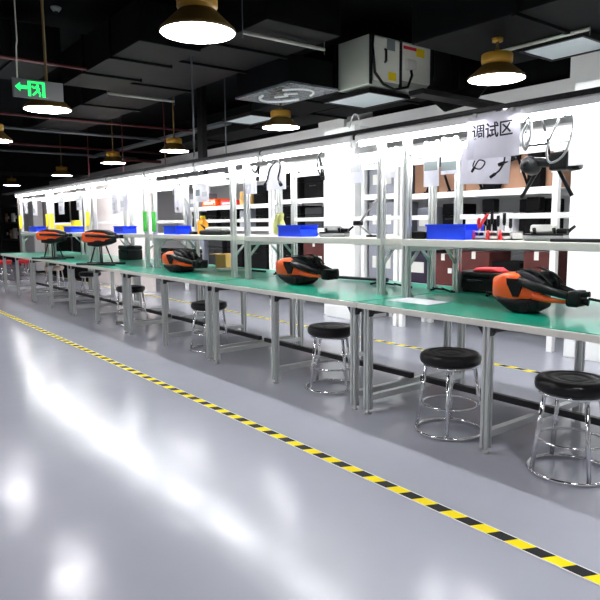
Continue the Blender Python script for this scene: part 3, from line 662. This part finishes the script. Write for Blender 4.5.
def standing_drone(label, loc, rz):
    t = thing('standing_drone', label, 'drone', loc, rz, 'drones standing on landing skids')
    z = .30
    MB().loft([rsec(-.26, .06, z+.03, z+.10), rsec(-.23, .09, z, z+.13), rsec(-.05, .11, z-.01, z+.15), rsec(.12, .10, z, z+.13), rsec(.20, .06, z+.02, z+.10)]).build('shell', 'orange', t)
    MB().loft([rsec(-.16, .08, z-.045, z+.035), rsec(0, .115, z-.06, z+.035), rsec(.15, .09, z-.03, z+.045), rsec(.24, .05, z, z+.06)]).build('belly', 'black', t)
    MB().loft([rsec(-.20, .07, z+.11, z+.145), rsec(-.05, .10, z+.12, z+.175), rsec(.12, .09, z+.10, z+.165), rsec(.25, .04, z+.06, z+.12)]).build('top_cover', 'black', t)
    for s_ in (-1, 1):
        a = MB().tube([(-.17, s_*.09, z+.09), (.10, s_*.125, z+.085), (.33, s_*.07, z+.07)], [.02, .021, .018], 8).build('folded_arm', 'carbon', t)
        MB().lathe([(0, -.02), (.028, -.02), (.028, .03), (0, .03)], 12, (.31, s_*.07, z+.07)).build('motor', 'black', a)
        for lx in (-.04, .05): MB().tube([(lx, s_*.05, z-.02), (lx*2.2, s_*.14, .014)], .010, 8).build('landing_leg', 'black', t)
        MB().tube([(-.31, s_*.14, .016), (.31, s_*.14, .016)], .0155, 8).build('skid', 'black', t)
    return t
sd = standing_drone('orange and black drone standing on black skids, nearer one', (-8.03, 2.94, ZT+.001), math.radians(38)); sd.scale = (.9, .9, .98)
dup(sd, (-10.03, 2.92, ZT+.001), math.radians(44), 'orange and black drone standing on black skids, farther one at left')

# items on bench
tag(MB().box(-.17, .17, -.11, .11, 0, .002).build('paper_sheet', 'paper', loc=(-2.73, 3.10, ZT+.001)), 'white paper sheet lying flat on the nearest bench', 'paper')
t = thing('hard_case', 'black hard case at the back of the nearest bench with a red pouch on it', 'case', (-2.79, 3.925, ZT))
MB().box(-.20, .20, -.12, .12, 0, .11, .012).build('body', 'black', t); MB().box(-.205, .205, -.125, .125, .112, .15, .012).build('lid', 'black', t)
MB().tube([(-.06, -.125, .09), (-.06, -.145, .09), (.06, -.145, .09), (.06, -.125, .09)], .008, 6).build('handle', 'dgrey', t)
for x in (-.14, .14): MB().box(x-.02, x+.02, -.134, -.122, .09, .13).build('latch', 'dgrey', t)
t = thing('red_pouch', 'red pouch lying on the black hard case', 'pouch', (-2.74, 3.90, ZT+.151))
MB().loft([rsec(-.12, .05, 0, .012), rsec(-.08, .08, 0, .03), rsec(.06, .08, 0, .035), rsec(.12, .05, 0, .012)]).build('pouch_body', 'red', t)
t = thing('carton', 'open kraft cardboard carton at the back of the third bench', 'box', (-6.42, 3.85, ZT), .2)
c = MB(); c.box(-.09, .09, -.07, -.064, 0, .16); c.box(-.09, .09, .064, .07, 0, .16); c.box(-.09, -.084, -.07, .07, 0, .16); c.box(.084, .09, -.07, .07, 0, .16); c.box(-.09, .09, -.07, .07, 0, .005); c.build('carton_body', 'kraft', t)
MB().box(-.20, -.09, -.07, .07, .155, .161, rot=None).build('flap', 'kraft', t); MB().box(-.09, .09, .07, .15, .157, .163).build('flap', 'kraft', t)
for i, (x, y, s_) in enumerate([(-7.55, 3.75, .30), (-9.0, 3.75, .36), (-7.0, 3.7, .2)]):
    t = thing('hard_case', 'black equipment case at the back of the far benches, %s' % ['behind the green tags', 'behind the standing drone', 'by the third upright pair'][i], 'case', (x, y, ZT))
    MB().box(-s_/2, s_/2, -.12, .12, 0, .15, .015).build('body', 'black', t); MB().box(-s_/2, s_/2, -.12, .12, .152, .21, .015).build('lid', 'dgrey', t); MB().tube([(-.05, -.12, .12), (-.05, -.14, .12), (.05, -.14, .12), (.05, -.12, .12)], .007, 6).build('handle', 'dgrey', t)

# monitor arm stands
for i, (x, lab) in enumerate([(-3.62, 'slanted metal lamp arm on the middle shelf with a black head'), (-6.72, 'dark jointed gooseneck arm above the third blue bin')]):
    t = thing('jointed_arm', lab, 'arm', (x, 3.55, 1.159))
    MB().lathe([(0, 0), (.05, 0), (.05, .015), (0, .015)], 16).build('base', 'dgrey', t)
    if i == 0:
        MB().tube([(0, 0, .01), (-.16, 0, .10)], .008, 6).tube([(-.16, 0, .10), (.12, 0, .36)], .009, 6).build('arm_bar', 'grey', t); MB().box(-.20, -.13, -.03, .03, .09, .13, .01).build('head', 'black', t)
    else:
        MB().tube([(0, 0, .01), (.02, 0, .2), (-.06, 0, .36), (-.10, 0, .42), (-.32, 0, .52)], [.03, .035, .03, .012, .01], 8).build('arm_bar', 'grey', t); MB().box(-.36, -.30, -.03, .03, .48, .55, .01).build('head', 'black', t)

# ------------------------------------------------------------------ storage racks behind
def rack(label, x0, x1, levels, y0=5.62, y1=6.15, top=2.15, brace=True, m='white'):
    t = thing('storage_rack', label, 'rack', ((x0+x1)/2, (y0+y1)/2, 0), 0, 'white steel racks behind the benches')
    a, b = (x1-x0)/2, (y1-y0)/2
    for sx in (-1, 1):
        for s2 in (-1, 1): MB().box(sx*a-.03, sx*a+.03, s2*b-.03, s2*b+.03, 0, top, .004).build('post', m, t)
    for z in levels:
        d = MB().box(-a+.03, a-.03, -b, b, z-.012, z).box(-a+.03, a-.03, -b-.028, -b+.004, z-.06, z+.005).box(-a+.03, a-.03, b-.004, b+.028, z-.06, z+.005); d.build('shelf_board', m, t)
    if brace:
        MB().tube([(-a, b, levels[0]), (a, b, levels[1])], .012, 5).tube([(a, b, levels[0]), (-a, b, levels[1])], .012, 5).build('cross_brace', m, t)
rack('white storage rack at right, behind the nearest bench, next to the white column', -5.20, -3.24, (.55, 1.13, 1.60, 2.1))
rack('white storage rack wrapped in grey sheet, just right of the middle column', -5.88, -5.30, (.55, 1.13, 1.62, 2.1))
rack('white storage rack with black goods, left of the middle column', -7.85, -6.62, (.50, 1.20, 1.62, 2.1))
rack('white storage rack with mixed goods behind the third bench', -10.8, -7.95, (.50, 1.22, 1.58, 2.1))
rack('black storage rack at the far left beyond the benches', -23.7, -21.3, (.3, .85, 1.4, 1.95), 5.2, 5.8, 2.2, False, 'dgrey')

RL = []
def item(name, label, cat, x, z, w_, d, h, m, kind='case', y=None, group=None):
    t = thing(name, label, cat, (x, y if y is not None else 5.86, z), 0, group)
    m = {'black': 'matte'}.get(m, m)
    if kind == 'case':
        MB().box(-w_/2, w_/2, -d/2, d/2, 0, h*.62, .012).build('body', m, t); MB().box(-w_/2, w_/2, -d/2, d/2, h*.63, h, .012).build('lid', m, t)
        MB().tube([(-.05, -d/2, h*.5), (-.05, -d/2-.025, h*.5), (.05, -d/2-.025, h*.5), (.05, -d/2, h*.5)], .008, 6).build('handle', 'dgrey', t)
    elif kind == 'carton':
        MB().box(-w_/2, w_/2, -d/2, d/2, 0, h, .004).build('carton_body', m, t); MB().box(-.025, .025, -d/2-.001, d/2+.001, h*.8, h+.001).build('packing_tape', 'lgrey', t)
        MB().box(w_*.22, w_*.38, -d/2-.002, -d/2, h*.4, h*.56).build('printed_label', 'lgrey', t)
    elif kind == 'gear':   # landing gear A-frame with hub
        MB().box(-.05, .05, -.05, .05, h-.10, h, .01).build('hub', 'matte', t)
        for sx in (-1, 1):
            MB().tube([(sx*.03, 0, h-.06), (sx*w_/2, 0, .012)], .014, 6).build('leg', m, t)
            MB().tube([(sx*w_/2, -d/2, .012), (sx*w_/2, d/2, .012)], .012, 6).build('skid', m, t)
    elif kind == 'pack':
        MB().box(-w_/2, w_/2, -d/2, d/2, 0, h, .02, 3).build('body', m, t); MB().box(-w_/3, w_/3, -d/2-.004, -d/2, h*.3, h*.6).build('printed_label', 'lgrey', t)
    return t
RS = 'rack right of centre beside the white column'
z0 = 1.60
for i, (x, w_, h, m) in enumerate([(-4.98, .34, .36, 'tan'), (-4.60, .36, .40, 'tan'), (-4.2, .40, .38, 'tan'), (-3.80, .34, .42, 'tan'), (-3.45, .30, .36, 'tan')]):
    item('carton', 'tan cardboard carton on the top loaded shelf of the right-hand rack, %s from the left' % ORD[i], 'box', x, z0+.001, w_, .36, h, m, 'carton', 5.94)
for i, (x, w_) in enumerate([(-4.74, .34), (-4.32, .36), (-3.76, .34)]):
    item('landing_gear', 'black landing frame before the cartons on the right-hand rack, %s from the left' % ORD[i], 'landing gear', x, z0+.001, w_, .08, .40, 'black', 'gear', 5.70)
for i, (x, w_, h, m, k) in enumerate([(-5.0, .26, .32, 'lilac', 'pack'), (-4.62, .24, .35, 'black', 'case'), (-4.30, .22, .2, 'lgrey', 'carton'), (-3.98, .34, .24, 'paper', 'carton'), (-3.58, .32, .37, 'black', 'case')]):
    item('equipment_box' if k != 'carton' else 'carton', '%s on the middle shelf of the right-hand rack, %s from the left' % ({'lilac': 'pale lilac padded box', 'black': 'black equipment case', 'lgrey': 'light grey carton', 'paper': 'white labelled carton'}[m], ORD[i]), 'box', x, 1.131, w_, .32, h, m, k, 5.94)
for i, (x, w_, h, m, k) in enumerate([(-5.0, .3, .42, 'purple', 'pack'), (-4.62, .34, .36, 'brown', 'carton'), (-4.2, .40, .40, 'brown', 'carton'), (-3.80, .34, .30, 'black', 'case'), (-3.45, .28, .42, 'brown', 'carton')]):
    item('carton' if k == 'carton' else 'equipment_box', '%s on the lower shelf of the right-hand rack, %s from the left' % ({'purple': 'dark purple padded box', 'brown': 'reddish brown carton', 'black': 'black equipment case'}[m], ORD[i]), 'box', x, .551, w_, .4, h, m, k)
for i, (x, z, h) in enumerate([(-4.02, 1.131, .38), (-3.5, 1.131, .38), (-4.02, 1.601, .46), (-3.5, 1.601, .46)]):
    item('equipment_case', 'narrow black case at the front of the right-hand rack, %s shelf, %s one' % (['middle', 'middle', 'upper', 'upper'][i], ['left', 'right'][i % 2]), 'case', x, z, .15, .10, h, 'black', 'case', 5.69)
# lilac sheet-covered rack
for i, (z, h) in enumerate([(.551, .5), (1.131, .40), (1.621, .42)]):
    item('covered_stack', 'grey sheet-covered stack on the narrow rack right of the middle column, %s shelf' % ['lower', 'middle', 'top'][i], 'covered goods', -5.59, z, .48, .42, h, 'lilac', 'pack')
# rack left of the column
for i, (x, z, w_, h, m, k) in enumerate([(-7.5, 1.621, .45, .40, 'black', 'case'), (-6.95, 1.621, .42, .36, 'black', 'case'), (-7.5, 1.201, .5, .33, 'black', 'case'), (-6.95, 1.201, .40, .30, 'dgrey', 'case'),
                                         (-7.52, .501, .45, .58, 'black', 'case'), (-6.95, .501, .48, .55, 'brown', 'carton')]):
    item('equipment_box' if k == 'case' else 'carton', ['black case on the top shelf left of the middle column, left one', 'black case on the top shelf left of the middle column, right one', 'long black case on the middle shelf left of the middle column', 'dark grey case on the middle shelf, next to the middle column', 'tall black case on the lower shelf left of the middle column', 'brown carton on the lower shelf next to the middle column'][i], 'box', x, z, w_, .42, h, m, k)
# mixed rack
mix = [(-10.5, 1.581, .36, .26, 'lilac', 'pack', 'lilac padded bag on the top shelf of the mixed rack'), (-9.95, 1.581, .5, .14, 'orange', 'pack', 'flat orange pack on the top shelf of the mixed rack'), (-9.3, 1.581, .45, .10, 'red', 'pack', 'flat red pack on the top shelf of the mixed rack'), (-8.75, 1.581, .3, .22, 'kraft', 'carton', 'kraft carton on the top shelf of the mixed rack'), (-8.3, 1.581, .36, .30, 'black', 'case', 'black case on the top shelf of the mixed rack'),
       (-10.4, 1.221, .4, .28, 'dgrey', 'case', 'dark grey case at the left of the middle shelf of the mixed rack'), (-9.85, 1.221, .36, .30, 'black', 'case', 'black case left of centre on the middle shelf of the mixed rack'), (-9.3, 1.221, .46, .30, 'black', 'case', 'wide black case in the centre of the middle shelf of the mixed rack'), (-8.75, 1.221, .34, .28, 'lilac', 'pack', 'lilac padded bag on the middle shelf of the mixed rack'), (-8.25, 1.221, .36, .30, 'black', 'case', 'black case at the right of the middle shelf of the mixed rack'),
       (-10.4, .501, .45, .6, 'lilac', 'pack', 'tall grey padded bag on the lower shelf of the mixed rack, left'), (-9.75, .501, .5, .58, 'dgrey', 'case', 'tall dark case on the lower shelf of the mixed rack, left of centre'), (-9.1, .501, .5, .58, 'black', 'case', 'tall black case on the lower shelf of the mixed rack, centre'), (-8.4, .501, .55, .6, 'black', 'case', 'tall black case on the lower shelf of the mixed rack, right')]
for x, z, w_, h, m, k, lab in mix:
    item('equipment_box' if k != 'carton' else 'carton', lab, 'box', x, z, w_, .42, h, m, k)
# far left: dark cabinets and goods
def cabinet(label, x, y, w_, d, h, m):
    t = thing('cabinet', label, 'cabinet', (x, y, 0))
    MB().box(-w_/2, w_/2, -d/2, d/2, .05, h, .008).build('body', m, t); MB().box(-w_/2+.01, -.004, -d/2-.014, -d/2-.001, .08, h-.02).build('door', m, t); MB().box(.004, w_/2-.01, -d/2-.014, -d/2-.001, .08, h-.02).build('door', m, t)
    MB().box(-w_/2+.02, w_/2-.02, -d/2+.02, d/2-.02, 0, .05).build('plinth', 'black', t)
cabinet('black upright cabinet behind the shelves left of the nearer standing drone', -14.35, 4.84, .55, .24, 1.95, 'matte')
cabinet('black cabinet behind the far left shelves, above the farther drone', -15.95, 4.84, .9, .24, 1.9, 'matte')
cabinet('white tall cabinet farther left behind the benches', -18.2, 4.84, .9, .24, 2.1, 'white')
for i, (x, z, w_, h, m) in enumerate([(-23.3, 1.401, .4, .3, 'tan'), (-22.9, 1.401, .4, .34, 'black'), (-22.4, 1.401, .5, .3, 'lgrey'), (-21.9, 1.401, .4, .35, 'black'), (-23.2, .851, .5, .36, 'black'), (-22.8, .851, .4, .3, 'tan'), (-22.3, .851, .5, .35, 'lgrey'), (-21.7, .851, .6, .4, 'black')]):
    item('equipment_box', '%s on the far left black rack, %s' % ({'tan': 'tan box', 'black': 'black box', 'lgrey': 'pale grey box'}[m], '%s item of the %s shelf' % (ORD[i % 4], 'upper' if i < 4 else 'lower')), 'box', x, z, w_*.62, .45, h, m, 'pack', 5.5)
